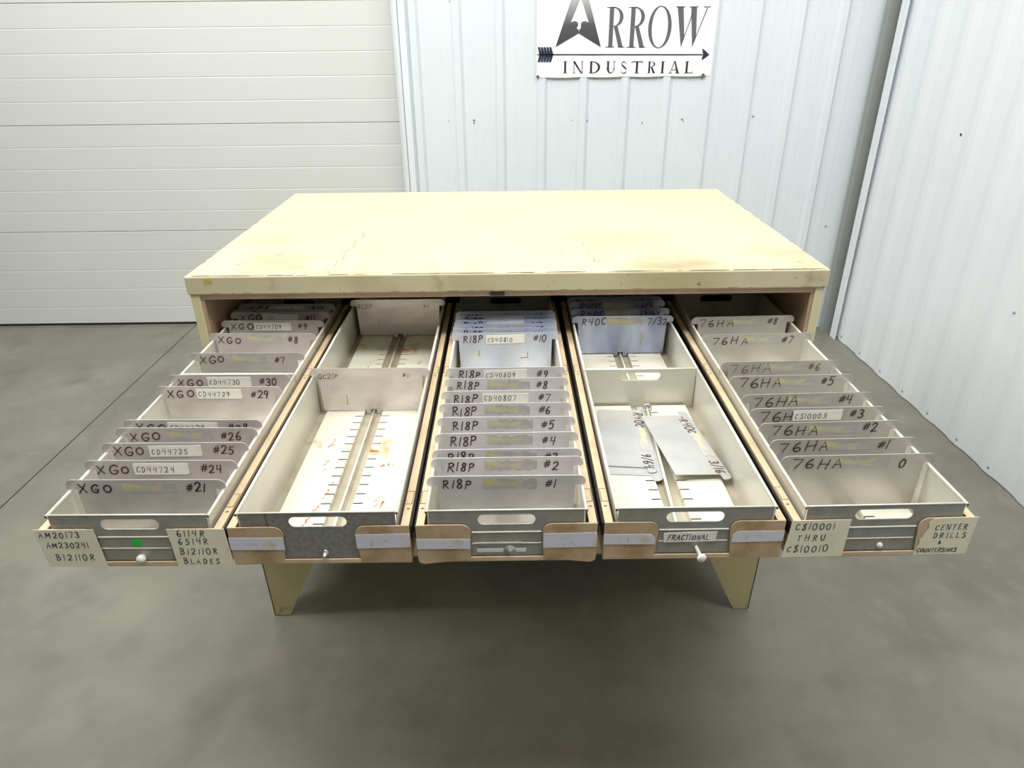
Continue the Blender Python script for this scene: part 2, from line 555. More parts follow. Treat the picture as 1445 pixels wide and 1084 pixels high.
# back wall: ribbed steel sheet, ribs every 0.198 m
WY = 2.10
b = MB()
prof = [(-.455, WY)]
for k in range(-3, 8):
    c = .1735 + .1977 * k
    for d, yy in ((-.082, 0), (-.077, -.001), (-.072, 0), (-.046, 0), (-.041, -.001), (-.036, 0),
                  (-.026, 0), (-.014, -.012), (.014, -.012), (.026, 0), (.036, 0), (.041, -.001), (.046, 0), (.072, 0), (.077, -.001), (.082, 0)):
        if -.45 < c + d < 1.86:
            prof.append((c + d, WY + yy))
prof.append((1.87, WY))
i = b.mi(M_wall)
lo = [b.bm.verts.new((x, y, 0.004)) for x, y in prof]
hi = [b.bm.verts.new((x, y, 3.8)) for x, y in prof]
for k in range(len(prof) - 1):
    b.bm.faces.new((lo[k], lo[k + 1], hi[k + 1], hi[k])).material_index = i
b.box(-.455, 1.87, WY + .02, WY + .12, 0, 3.8, M_wall)
wb = struct(b.build('wall_back', recalc=False))
for (x, z) in ((-.411, 1.11), (-.153, 1.112), (.396, 1.104), (1.204, 1.115), (-.244, 1.616), (1.666, .573), (.86, 1.106)):
    s = MB()
    s.lathe((x, WY, z), (0, -1, 0), [(-.001, .006), (.002, .006), (.0035, .004), (.004, 0)], M_screw, 10)
    s.build('wall_screw', wb)
s = MB()
for (x, z) in ((-.275, 1.108), (-.153, 1.096), (.322, 1.106), (.666, 1.093), (.666, 1.087), (.868, 1.095), (-.152, 1.1)):
    s.lathe((x, WY - .001, z), (0, -1, 0), [(0, .0025), (.0006, .0025), (.0007, 0)], M_hole, 8)
s.build('pin_holes', wb)

# right wall: the same sheet running towards the camera, its ribbed foot on the slab
WX = 1.782
b = MB()
prof = []
y = 1.985
prof.append((WX, y))
ribs = [1.90 - .2045 * k for k in range(0, 24)]
for c in ribs:
    for d, xx in ((.060, 0), (.016, -.0065), (-.016, -.0065), (-.060, 0)):
        if c + d < 1.98:
            prof.append((WX + xx, c + d))
i = b.mi(M_wallr)
lo = [b.bm.verts.new((x, y, 0.003)) for x, y in prof]
hi = [b.bm.verts.new((x, y, 3.8)) for x, y in prof]
for k in range(len(prof) - 1):
    b.bm.faces.new((lo[k], lo[k + 1], hi[k + 1], hi[k])).material_index = i
b.box(WX + .015, WX + .12, ribs[-1] - .14, 1.985, 0, 3.8, M_wallr)
wr = struct(b.build('wall_right', recalc=False))
for (y, z) in ((1.94, 1.10), (1.95, .548), (.796, .589), (1.90, .03), (1.69, .03), (1.48, .03), (1.274, .03), (1.07, .03), (.86, .03), (.66, .03)):
    s = MB()
    s.lathe((WX - (.0065 if z < .1 else 0), y, z), (-1, 0, 0), [(-.001, .006), (.002, .006), (.0035, .004), (.004, 0)], M_screw, 10)
    s.build('wall_screw', wr)
s = MB()
s.lathe((WX - .001, 1.365, 1.113), (-1, 0, 0), [(0, .006), (.0008, .006), (.0009, 0)], M_hole, 8)
s.build('pin_holes', wr)

# corner: grey steel column in the recess and white edge trim on the right wall
b = MB()
b.box(1.732, 1.90, 2.035, 2.078, 0, 3.8, M_beam)
struct(b.build('trim_2'))
b = MB()
b.box(1.760, 1.79, 1.978, 1.990, 0.0, 3.8, M_trim)
b.box(1.756, 1.762, 1.935, 1.990, 0.0, 3.8, M_trim)
struct(b.build('trim_3'))

# overhead sectional door
DY = 2.275
b = MB()
i = b.mi(M_door)
prof = [(DY, .014)]
SEC = .5445
for s_ in range(0, 7):
    for k in range(5):
        z = SEC * s_ + .1089 * (k + 1)
        w, d = (.004, .006) if k == 4 else (.004, .0016)
        prof += [(DY, z - w), (DY + d, z - .001), (DY + d, z + .001), (DY, z + w * .6)]
lo = [b.bm.verts.new((-4.6, y, z)) for y, z in prof]
hi = [b.bm.verts.new((-.50, y, z)) for y, z in prof]
for k in range(len(prof) - 1):
    b.bm.faces.new((lo[k], hi[k], hi[k + 1], lo[k + 1])).material_index = i
b.box(-4.6, -.50, DY + .02, DY + .05, .012, 3.8, M_door)
dr = struct(b.build('door_1', recalc=False))
s = MB()
s.box(-4.6, -.50, DY + .002, DY + .035, 0.0, .016, M_rubber)
s.build('bottom_seal', dr)
# jamb trim beside the door
b = MB()
b.box(-.532, -.492, 2.215, 2.262, 0, 3.8, M_trim)
b.box(-.503, -.488, 2.098, 2.262, 0, 3.8, M_trim)
b.box(-.488, -.482, 2.104, 2.25, 0, 3.8, M_groove)
b.box(-.482, -.452, 2.078, 2.20, 0, 3.8, M_trim)
struct(b.build('trim_1'))

# ------------------------------------------------------------------ banner
BN = empty('banner', Matrix.Translation((.149, 2.0855, 1.297)))
tag(BN, 'white vinyl banner with dark lettering and an arrow, hung on the ribbed back wall', 'banner')
S = .000652


def bp(X, Y):
    return ((X - 85) * S, (563 - Y) * S - (X - 85) * S * .0094)


b = MB()
NX = 40
i = b.mi(M_vinyl)
row0, row1 = [], []
for k in range(NX + 1):
    u = .822 * k / NX
    yy = .0006 * math.sin(u * 31.8)
    z0 = .0012 * math.sin(u * 31.8 + .8)
    row0.append((b.bm.verts.new((u, yy, z0)), b.bm.verts.new((u, yy + .0006, z0))))
    row1.append((b.bm.verts.new((u, 0, .47)), b.bm.verts.new((u, .0006, .47))))
for k in range(NX):
    for j in (0, 1):
        b.bm.faces.new((row0[k][j], row0[k + 1][j], row1[k + 1][j], row1[k][j])).material_index = i
    b.bm.faces.new((row0[k][0], row0[k][1], row0[k + 1][1], row0[k + 1][0])).material_index = i
PL = XZ(-.0016)


def bpoly(pts, m):
    b.face([PL(*bp(*p)) for p in pts], m)


apx = (386, -112)
bpoly([(218, 363), apx, (388, 55), (322, 208), (345, 200), (362, 202), (373, 213), (373, 228), (364, 243), (379, 256), (380, 277)], M_grad)
bpoly([(540, 363), (380, 277), (382, 256), (394, 243), (394, 215), (402, 204), (420, 200), (448, 208), (388, 55), apx], M_grad)


def glyph_R(x0, x1, yt, yb, m, th=.23):
    W_, H_ = x1 - x0, yb - yt
    P = lambda a, c: (x0 + a * W_, yb - c * H_)
    bpoly([P(.16, 0), P(.16 + th, 0), P(.16 + th, 1), P(.16, 1)], m)
    for c0, c1 in ((0, .018), (.982, 1)):
        bpoly([P(0, c0), P(.16 + th + .12, c0), P(.16 + th + .12, c1), P(0, c1)], m)
    cx, cy = .16 + th, .755
    ro, ri = (.92 - cx, .245), (.92 - cx - th * .85, .222)
    n = 16
    for k in range(n):
        a, a2 = math.radians(90 - 180 * k / n), math.radians(90 - 180 * (k + 1) / n)
        bpoly([P(cx + ro[0] * math.cos(a), cy + ro[1] * math.sin(a)), P(cx + ro[0] * math.cos(a2), cy + ro[1] * math.sin(a2)),
               P(cx + ri[0] * math.cos(a2), cy + ri[1] * math.sin(a2)), P(cx + ri[0] * math.cos(a), cy + ri[1] * math.sin(a))], m)
    bpoly([P(.42, .52), P(.62, .53), P(.98, .0), P(.72, .0)], m)
    bpoly([P(.70, 0), P(1.06, 0), P(1.06, .018), P(.70, .018)], m)


def glyph_O(cx, cy, rx, ry, tx, ty, m):
    n = 36
    for k in range(n):
        a, a2 = 2 * math.pi * k / n, 2 * math.pi * (k + 1) / n
        bpoly([(cx + rx * math.cos(a), cy + ry * math.sin(a)), (cx + rx * math.cos(a2), cy + ry * math.sin(a2)),
               (cx + (rx - tx) * math.cos(a2), cy + (ry - ty) * math.sin(a2)), (cx + (rx - tx) * math.cos(a), cy + (ry - ty) * math.sin(a))], m)


# level the rotated zoom coordinates: base line of RROW
glyph_R(572, 700, 113, 365, M_print)
glyph_R(722, 850, 113, 366, M_print)
glyph_O(950, 238, 82, 133, 25, 6, M_print)
bpoly([(1064, 112), (1104, 112), (1128, 300), (1110, 362)], M_print)
bpoly([(1110, 362), (1116, 330), (1168, 150), (1172, 160)], M_print)
bpoly([(1158, 112), (1198, 112), (1212, 300), (1190, 362)], M_print)
bpoly([(1190, 362), (1196, 335), (1268, 118), (1276, 118)], M_print)
for x0, x1 in ((1054, 1116), (1148, 1208), (1246, 1292)):
    bpoly([(x0, 109), (x1, 109), (x1, 115), (x0, 115)], M_print)
# arrow
bpoly([(190, 408), (1270, 408), (1270, 416), (190, 416)], M_navy)
bpoly([(1265, 372), (1280, 380), (1320, 412), (1280, 442), (1268, 446), (1274, 412)], M_navy)
for k in range(5):
    x = 92 + k * 20
    bpoly([(x, 364), (x + 15, 364), (x + 32, 412), (x + 12, 412)], M_navy)
    bpoly([(x, 460), (x + 15, 460), (x + 32, 412), (x + 12, 412)], M_navy)
bpoly([(88, 409), (205, 409), (205, 415), (88, 415)], M_navy)


def bar(x, yt, yb, w, m, ser=9):
    bpoly([(x, yt), (x + w, yt), (x + w, yb), (x, yb)], m)
    for yy in (yt, yb - 3):
        bpoly([(x - ser, yy), (x + w + ser, yy), (x + w + ser, yy + 3), (x - ser, yy + 3)], m)


T0, B0 = 455, 533
N_ = M_navy
bar(283, T0, B0, 14, N_)                                             # I
bar(352, T0, B0, 4, N_, 8); bar(410, T0, B0, 4, N_, 8)               # N
bpoly([(344, T0), (360, T0), (414, B0), (404, B0)], N_)
bar(470, T0, B0, 14, N_, 6)                                          # D
for k in range(14):
    a, a2 = math.radians(90 - 180 * k / 14), math.radians(90 - 180 * (k + 1) / 14)
    q = lambda a, rx, ry: (484 + rx * math.cos(a), 494 - ry * math.sin(a))
    bpoly([q(a, 58, 39), q(a2, 58, 39), q(a2, 42, 35), q(a, 42, 35)], N_)
bar(592, T0, 505, 13, N_, 8); bar(640, T0, 505, 4, N_, 8)            # U
for k in range(12):
    a, a2 = math.radians(180 + 180 * k / 12), math.radians(180 + 180 * (k + 1) / 12)
    q = lambda a, rx, ry, c: (c + rx * math.cos(a), 503 - ry * math.sin(a))
    bpoly([q(a, 26, 32, 618), q(a2, 26, 32, 618), q(a2, 17, 26, 622), q(a, 17, 26, 622)], N_)
sp_ = smooth([(730, 470), (716, 458), (700, 462), (696, 476), (712, 490), (730, 505), (730, 524), (712, 533), (692, 522)])
for k in range(len(sp_) - 1):                                        # S
    w = 4 + 9 * math.sin(math.pi * k / (len(sp_) - 1)) ** 2
    (xa, ya), (xb, yb_) = sp_[k], sp_[k + 1]
    bpoly([(xa, ya - w / 2), (xb, yb_ - w / 2), (xb, yb_ + w / 2), (xa, ya + w / 2)], N_)
bar(800, T0, B0, 14, N_, 9)                                          # T
bpoly([(768, T0), (848, T0), (850, T0 + 16), (844, T0 + 5), (772, T0 + 5), (766, T0 + 16)], N_)
glyph_R(880, 942, T0, B0, N_, .2)                                    # R
bar(985, T0, B0, 14, N_)                                             # I
bpoly([(1074, T0 - 2), (1082, T0 - 2), (1112, B0), (1096, B0)], N_)  # A
bpoly([(1074, T0 - 2), (1079, T0 - 2), (1050, B0), (1046, B0)], N_)
bpoly([(1058, 508), (1092, 508), (1092, 511), (1058, 511)], N_)
for x0, x1 in ((1036, 1060), (1086, 1120)):
    bpoly([(x0, B0 - 3), (x1, B0 - 3), (x1, B0), (x0, B0)], N_)
bar(1160, T0, B0, 14, N_, 9)                                         # L
bpoly([(1160, B0 - 5), (1206, B0 - 5), (1212, B0 - 20), (1210, B0), (1160, B0)], N_)
b.build('vinyl_sheet', BN, recalc=False)
for X, Y in ((93, 557), (1290, 546), ):
    s = MB()
    u, v = bp(X, Y)
    s.lathe((u, -.0035, v), (0, -1, 0), [(-.002, .0075), (.0015, .0075), (.002, .006), (.001, .0035), (-.001, .003), (-.001, 0)], M_grom, 16)
    s.build('grommet', BN)

# ------------------------------------------------------------------ cabinet
CAB = empty('drawer_cabinet', Matrix.Translation((0, 0, 0)))
tag(CAB, 'cream steel cabinet on tapered legs with five long drawers pulled open', 'cabinet')
CW, CD, CH = .71, .899, 1.008
b = MB()
b.box(-CW, CW, 0, CD, .966, CH, M_lid)
pl = XY(CH + .0006)
rg = random.Random(3)
for (p, q, n_) in (((-.384, .392), (-.398, .018), 9), ((-.377, .36), (-.392, .06), 7), ((.122, .262), (.127, .12), 6), ((.185, .24), (.2, .08), 6), ((-.41, .05), (-.395, .013), 4)):
    pts = []
    for k in range(n_):
        t = k / (n_ - 1)
        pts.append((p[0] + (q[0] - p[0]) * t + rg.uniform(-.003, .003), p[1] + (q[1] - p[1]) * t))
    for k in range(0, n_ - 1, 2):
        b.stroke(pts[k:k + 2], .0016, M_scratch, pl)
for k in range(95):
    x = rg.uniform(-CW + .01, CW - .02)
    L = rg.uniform(.006, .05)
    b.stroke([(x, .0045), (min(x + L, CW - .01), .0045)], rg.uniform(.002, .005), M_scuff, pl)
for k in range(24):
    sx = rg.choice((-1, 1))
    y = rg.uniform(.01, CD - .04)
    b.stroke([(sx * (CW - .004), y), (sx * (CW - .004), y + rg.uniform(.004, .02))], .0015, M_scuff, pl)
for (x, y, r) in ((-.555, .165, .030), (-.62, .09, .018), (.66, .06, .02)):
    for k in range(10):
        a = rg.uniform(0, 6.28)
        d = r * rg.random()
        b.stroke([(x + d * math.cos(a), y + d * math.sin(a)), (x + d * math.cos(a) + rg.uniform(.002, .012), y + d * math.sin(a))], .0012, M_scratch, pl)
b.ragged(.603, .620, .296, .309, M_paper, pl, .3, rg)
b.ragged(.622, .636, .300, .312, M_paper, pl, .4, rg)
fr = XZ(-.0004)
for k in range(30):
    x = rg.uniform(-CW + .01, CW - .01)
    b.stroke([(x, .9695), (x + rg.uniform(.003, .02), .9695)], .0012, M_scuff, fr)
b.ragged(-.668, -.650, .989, 1.004, M_yellow, fr, .3, rg)
for (x, z) in ((-.372, .972), (.10, .985), (.655, .99), (.668, .985), (.25, .977)):
    b.stroke([(x, z), (x + .001, z + .006)], .0012, M_scuff, fr)
b.build('lid', CAB, .003, recalc=False)
for sx in (-1, 1):
    b = MB()
    x0, x1 = sorted((sx * .686, sx * .706))
    b.box(x0, x1, .004, CD - .012, .21, .9655, M_cream)
    sp = b.build('side_panel', CAB, .0015)
    b = MB()
    x0, x1 = sorted((sx * .6835, sx * .6855))
    b.box(x0, x1, .012, CD - .016, .775, .955, M_pink)
    b.box(*sorted((sx * .679, sx * .6855)), .008, .0115, .775, .955, M_pink)
    b.build('inner_liner', sp)
b = MB(); b.box(-.6855, .6855, CD - .03, CD - .014, .21, .9655, M_cream); b.build('back_panel', CAB)
b = MB(); b.box(-.6855, .6855, .006, .02, .21, .752, M_cream); b.build('front_panel', CAB, .001)
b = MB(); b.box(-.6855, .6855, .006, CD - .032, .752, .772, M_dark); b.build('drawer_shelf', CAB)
b = MB(); b.box(-.6855, .6855, .021, CD - .032, .21, .225, M_cream); b.build('bottom_panel', CAB)
b = MB()
b.box(-.6855, .6855, .006, .022, .9535, .9655, M_pink)
fr_ = b.build('front_rail', CAB, .001)
b = MB(); b.box(-.040, -.008, .001, .006, .957, .9640, M_dark); b.build('latch', fr_)
for sx in (-1, 1):
    for yf in (0, 1):
        b = MB()
        y0 = .006 if yf == 0 else CD - .04
        out = [(.682, .0), (.706 if False else .682, .2095), (.520, .2095), (.634, .0)]
        out = [(sx * .678, 0), (sx * .683, .2095), (sx * .533, .2095), (sx * .634, .0)]
        b.prism(out, XZ(y0), (0, .004, 0), M_cream_leg)
        # folded side web of the leg
        d = 1 if yf == 0 else -1
        ys = y0 if yf == 0 else y0 + .004
        web = [(ys, 0), (ys, .2095), (ys + d * .13, .2095), (ys + d * .03, 0)]
        b.prism(web, lambda u, v: Vector((sx * (.678 + .005 * v / .2095), u, v)), (-sx * .004, 0, 0), M_cream_leg)
        b.box(*sorted((sx * .634, sx * .678)), min(ys, ys + d * .03), max(ys, ys + d * .03), 0, .003, M_cream_leg)
        b.build('leg', CAB, .0008)

# ------------------------------------------------------------------ drawers (parts of the cabinet)
PITCH = .271
WHERE = ['leftmost drawer', 'second drawer from the left', 'middle drawer', 'fourth drawer from the left', 'rightmost drawer']
DX = [-.5475, -.2785, -.0070, .2655, .5380]
YAW = [.1, 0, 0, -.2, -.6]
ROLL = [.7, .1, 0, -.1, -1.0]
DM = []
for k in range(5):
    DM.append(Matrix.Translation((DX[k], -.66, .868)) @ Matrix.Rotation(math.radians(YAW[k]), 4, 'Z') @ Matrix.Rotation(math.radians(ROLL[k]), 4, 'Y'))
HW = .1305
DL = .925


def tab_outline(sx):
    """front tab, inner upper corner rounded"""
    r = .014
    pts = [(HW, -.090), (HW, -.0235)]
    for k in range(7):
        a = math.radians(90 + 90 * k / 6)
        pts.append((.052 + r + r * math.cos(a), -.0235 - r + r * math.sin(a)))
    pts += [(.056, -.0835), (-.001 if False else .056, -.090)]
    return [(sx * u, v) for u, v in pts]


def card(name, d, corners, lines, ink, h, w, y=-.0012, tear=None):
    """index card taped to a drawer front: corners TL,TR,BR,BL in (x,z)"""
    c = MB()
    pts = tear if tear else list(corners)
    c.prism(pts, XZ(y), (0, .0006, 0), M_card)
    pl = XZ(y - .0003)
    for (s, u, v, hh, adv) in lines:
        c.text(s, u, v, hh, w, ink, pl, adv, .05, .06)
    return c.build(name, d)


DR = []
for k in range(5):
    b = MB()
    for sx in (-1, 1):
        b.prism(tab_outline(sx), XZ(0), (0, .002, 0), M_drawer if k in (0, 4) else M_tan)
        x0, x1 = sorted((sx * .1190, sx * HW))
        b.box(x0, x1, .0022, DL, -.0250, -.0235, M_drawer)             # flange
        x0, x1 = sorted((sx * (HW - .0015), sx * HW))
        b.box(x0, x1, .0022, DL, -.0915, -.0251, M_drawer)             # side
        for yy in (.052, .50, .86):                                    # catch cut-outs in the flange
            pl = XY(-.0231)
            xa, xb = sx * .1205, sx * .1292
            b.stroke([(xa, yy), (xb, yy)], .0014, M_dark, pl)
            b.stroke([(xb, yy), (xb, yy + .032), (xa, yy + .032)], .0012, M_dark, pl)
            b.stroke([(sx * .124, yy - .012), (sx * .1265, yy - .012)], .003, M_dark, pl)
    b.box(-.056, .056, 0, .002, -.090, -.0835, M_drawer)               # lip below the plate
    b.box(-HW, HW, .0022, DL, -.0930, -.0916, M_drawer)                # pan
    b.box(-HW + .002, HW - .002, DL - .002, DL, -.0915, -.03, M_drawer)
    d = b.build('drawer', CAB)
    d.matrix_local = DM[k]
    d['label'] = 'open ' + WHERE[k]
    DR.append(d)
    for sx in (-1, 1):
        r = MB()
        x0, x1 = sorted((sx * (HW + .0004), sx * (HW + .0036)))
        r.box(x0, x1, .006, DL, -.050, -.0285, M_black)
        r.build('runner', d)

# index cards of the outer drawers
TW, TH = .088, .074
for side, lines in ((-1, [('AM20173', -.1315, -.0365, .0098, 1.16), ('AM230241', -.1260, -.0550, .0098, 1.04), ('B12110R', -.1180, -.0785, .0108, 1.22)]),
                    (1, [('6114R', .066, -.0355, .0108, 1.25), ('6514R', .065, -.0500, .0108, 1.22), ('B12110R', .064, -.0685, .0108, 1.20), ('BLADES', .066, -.0860, .0100, 1.20)])):
    if side < 0:
        cs = [(-.137, -.0225), (-.0515, -.0225), (-.0475, -.0905), (-.132, -.0905)]
    else:
        cs = [(.0525, -.0225), (.135, -.0225), (.1385, -.0905), (.0560, -.0905)]
    card('index_card', DR[0], cs, lines, M_ink_n, .011, .0014)
card('index_card', DR[4], [(-.1325, -.022), (-.0480, -.022), (-.0500, -.0895), (-.1390, -.0895)],
     [('C$10001', -.1265, -.0385, .0110, 1.13), ('THRU', -.1210, -.0590, .0105, 1.32), ('C$10010', -.1330, -.0800, .0115, 1.14)], M_ink_n, .011, .0014)
card('index_card', DR[4], None,
     [('CENTER', .0760, -.0440, .0095, 1.10), ('DRILLS', .0770, -.0590, .0095, 1.25), ('&', .0870, -.0690, .0065, 1), ('COUNTERSINKS', .0590, -.0850, .0074, .88)], M_ink_k, .011, .0013,
     tear=[(.070, -.024), (.078, -.0225), (.134, -.022), (.1320, -.0895), (.0550, -.0895), (.060, -.070), (.058, -.058), (.061, -.060), (.062, -.052), (.067, -.040), (.065, -.031)])
# white tape strips and cards on the inner drawers' tabs
for k, spec in ((1, ((-1, .0525, -.042, -.064, 0), (1, .0525, -.038, -.063, 0))),
                (2, ((-1, .0535, -.048, -.066, 1), (1, .0530, -.040, -.066, 1))),
                (3, ((-1, .0560, -.044, -.063, 2), (1, .0560, -.041, -.061, 2)))):
    for (sx, xi, zt, zb, style) in spec:
        if style == 1:       # tan card hanging a little below the drawer front, with rounded lower outer corner
            c = MB()
            q = [(.0535, -.086), (.122, -.094), (.128, -.092), (.1312, -.084), (.1312, -.0230), (.068, -.0230), (.0585, -.026), (.0535, -.034)]
            c.prism([(sx * u, v) for u, v in q], XZ(-.0010), (0, .0007, 0), M_tan)
            c.build('label_backing', DR[k])
        c = MB()
        yb = -.0018 if style == 1 else -.0009
        pts = [(sx * xi, zb), (sx * xi, zt), (sx * .1312, zt + .001), (sx * .1312, zb + .001)]
        if style == 2:
            pts = [(sx * xi, zb), (sx * xi, zt - .008), (sx * (xi + .006), zt - .001), (sx * (xi + .016), zt), (sx * .1312, zt), (sx * .1312, zb + .001)]
        c.prism(pts, XZ(yb), (0, .0005, 0), M_masking)
        rg = random.Random(k * 10 + sx)
        pl = XZ(yb - .0003)
        for j in range(5):
            u = sx * rg.uniform(.07, .12)
            v = rg.uniform(zb + .005, zt - .005)
            c.stroke([(u, v), (u + rg.uniform(-.004, .004), v + rg.uniform(-.004, .004))], .0009, M_yellow, pl)
        if k == 1 and sx > 0:
            c.text('2 11', .072, -.058, .009, .0007, M_resid, pl, 1.1)
        c.build('label_strip', DR[k])

# ------------------------------------------------------------------ lift-out trays (two in every drawer)
FLOOR_Z = -.0885


def strip_outline(x_in, x_out, y0, y1, pitch=.0265):
    """plan of one slotted strip; slots are cut into the inner edge"""
    s = 1 if x_out > x_in else -1
    pts = [(x_out, y0), (x_out, y1), (x_in, y1)]
    n = int((y1 - y0 - .02) / pitch)
    for j in range(n, -1, -1):
        yc = y0 + .014 + j * pitch
        if yc + .001 > y1:
            continue
        pts += [(x_in, yc + .0016), (x_in + s * .0165, yc + .0016), (x_in + s * .0165, yc - .0016), (x_in, yc - .0016)]
    pts.append((x_in, y0))
    return pts


def make_tray(k, front, label, group):
    y0, y1 = (.0035, .4605) if front else (.4625, .9195)
    L = y1 - y0
    T = empty('lift_out_tray', DM[k] @ Matrix.Translation((0, y0, 0)))
    tag(T, label, 'tray', group)
    b = MB()
    for sx in (-1, 1):
        x0, x1 = sorted((sx * .1130, sx * .1142))
        b.box(x0, x1, .0015, L - .0015, FLOOR_Z, -.003, M_tray)
        # rolled rim, its open ends showing as dark dots
        b.tube((sx * .1146, -.001, -.0026), (sx * .1146, L + .001, -.0026), .0026, M_rim, 12)
        for yy in (-.0012, L + .0012):
            b.tube((sx * .1146, yy - .0001, -.0026), (sx * .1146, yy + .0001, -.0026), .0015, M_dark, 10)
    b.box(-.1130, .1130, .0015, L - .0015, FLOOR_Z - .001, FLOOR_Z, M_pan)
    # raised middle channel that carries the rod
    b.prism([(-.0060, FLOOR_Z), (-.0045, FLOOR_Z + .003), (.0045, FLOOR_Z + .003), (.0060, FLOOR_Z)], XZ(.004), (0, L - .008, 0), M_pan)
    b.build('tray_body', T)
    for end in (0, 1):
        e = MB()
        yy = 0 if end == 0 else L - .0015
        slot = rounded(-.0425, .0425, -.0265, -.0075, .0094)
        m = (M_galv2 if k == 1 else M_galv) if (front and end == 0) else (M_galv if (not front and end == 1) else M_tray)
        if front and end == 0:
            outer = [(-.1118, -.0005), (-.1118, -.0290), (-.0690, -.0290), (-.0615, -.031), (-.0545, -.040), (-.0515, -.052), (-.0515, -.0830),
                     (.0515, -.0830), (.0515, -.052), (.0545, -.040), (.0615, -.031), (.0690, -.0290), (.1118, -.0290), (.1118, -.0005)]
            # behind the tabs the sheet goes on down to the floor as plain wall
            outer = [(-.1118, -.0005), (-.1118, -.0880), (.1118, -.0880), (.1118, -.0005)]
        else:
            outer = [(-.1118, -.0005), (-.1118, -.0880), (.1118, -.0880), (.1118, -.0005)]
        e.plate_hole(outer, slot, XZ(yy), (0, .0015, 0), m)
        e.tube((-.1118, yy + .00075, -.0007), (.1118, yy + .00075, -.0007), .0013, M_rim, 8)   # folded top edge
        # rolled lip round the hand slot
        n = len(slot)
        for j in range(n):
            a, c = slot[j], slot[(j + 1) % n]
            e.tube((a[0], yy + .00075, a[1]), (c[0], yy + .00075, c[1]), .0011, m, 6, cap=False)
        if front and end == 0 and k != 1:
            for zz in (-.0385, -.0590):    # two pressed steps across the plate
                e.prism([(0, zz), (-.0014, zz - .0004), (-.0014, zz - .0016), (0, zz - .0022)], lambda u, v: Vector((-.0505, u, v)), (.101, 0, 0), M_rim)
                e.box(-.0505, .0505, -.0006, 0, zz - .0200 if zz > -.05 else zz - .022, zz - .0018, m)
        if front and end == 0 and k == 1:      # an old drip down the plate
            e.stroke([(-.074, -.002), (-.0735, -.012), (-.0725, -.020), (-.0728, -.028)], .0022, M_stain_b, XZ(-.0004))
        e.build('end_panel', T)
    for sx in (-1, 1):
        s = MB()
        ms = M_strip_r if k == 1 else M_strip
        s.prism(strip_outline(sx * .0180, sx * .0960, .008, L - .008), XY(-.0812), (0, 0, .0012), ms)
        s.box(*sorted((sx * .0948, sx * .0960)), .008, L - .008, -.0880, -.0812, ms)
        yy = .008                                     # folded inner edge, open at every slot
        for j in range(int((L - .016 - .02) / .0265) + 1):
            yc = .008 + .014 + j * .0265
            s.box(*sorted((sx * .0180, sx * .0192)), yy, yc - .0016, -.0880, -.0812, ms)
            yy = yc + .0016
        s.box(*sorted((sx * .0180, sx * .0192)), yy, L - .008, -.0880, -.0812, ms)
        if k == 1:
            rg = random.Random(40 + sx + (9 if front else 0))
            pl = XY(-.0797)
            if front:
                if sx < 0:
                    runs = [((-.050, .06), (-.042, .10), (-.034, .15), (-.030, .19)), ((-.052, .225), (-.056, .26)), ((-.060, .30), (-.054, .335))]
                else:
                    runs = [((.050, .055), (.056, .075), (.062, .10), (.066, .125), (.070, .13)), ((.056, .10), (.054, .15)), ((.045, .235), (.070, .24))]
            else:
                runs = [((-.06, .10), (-.054, .125)), ((-.05, .19), (-.046, .22)), ((-.066, .06), (-.062, .075))] if sx < 0 else [((.05, .14), (.066, .16), (.074, .17)), ((.06, .2), (.07, .22))]
            for run in runs:
                for a, c in zip(run, run[1:]):
                    n = 6
                    for j in range(n):
                        t = j / n
                        u, v = a[0] + (c[0] - a[0]) * t, a[1] + (c[1] - a[1]) * t
                        if rg.random() < .85:
                            s.stroke([(u + rg.uniform(-.003, .003), v), (u + rg.uniform(-.002, .007), v + rg.uniform(.002, .007))], rg.uniform(.0014, .0036), rg.choice((M_rust, M_rust, M_yellow)), pl)
        s.build('slotted_strip', T, .0006)
    if not (front and k == 3):
        r = MB()
        r.tube((0, .006, -.0822), (0, L - .006, -.0822), .0024, M_rim, 10)
        r.build('rod', T)
    return T


GT = 'lift out trays in the open drawers'
TR = {}
TR_L = [
    ('grey lift out tray in front of the leftmost drawer, green dot on its end', 'grey lift out tray at the back of the leftmost drawer, inside the cabinet'),
    ('nearly empty tray with rust stained white strips, speckled front plate, second drawer from left', 'nearly empty rust stained tray at the back of the second drawer from left'),
    ('grey lift out tray in front of the middle drawer, packed with nine dividers', 'grey lift out tray at the back of the middle drawer, tightly packed dividers'),
    ('lift out tray holding loose flat plates, front of the fourth drawer from left', 'lift out tray at the back of the fourth drawer, with white slotted floor'),
    ('grey lift out tray in front of the rightmost drawer, small white screw on its end', 'grey lift out tray at the back of the rightmost drawer, bare dark rear end'),
]
for k in range(5):
    TR[k, 1] = make_tray(k, True, TR_L[k][0], GT)
    TR[k, 0] = make_tray(k, False, TR_L[k][1], GT)

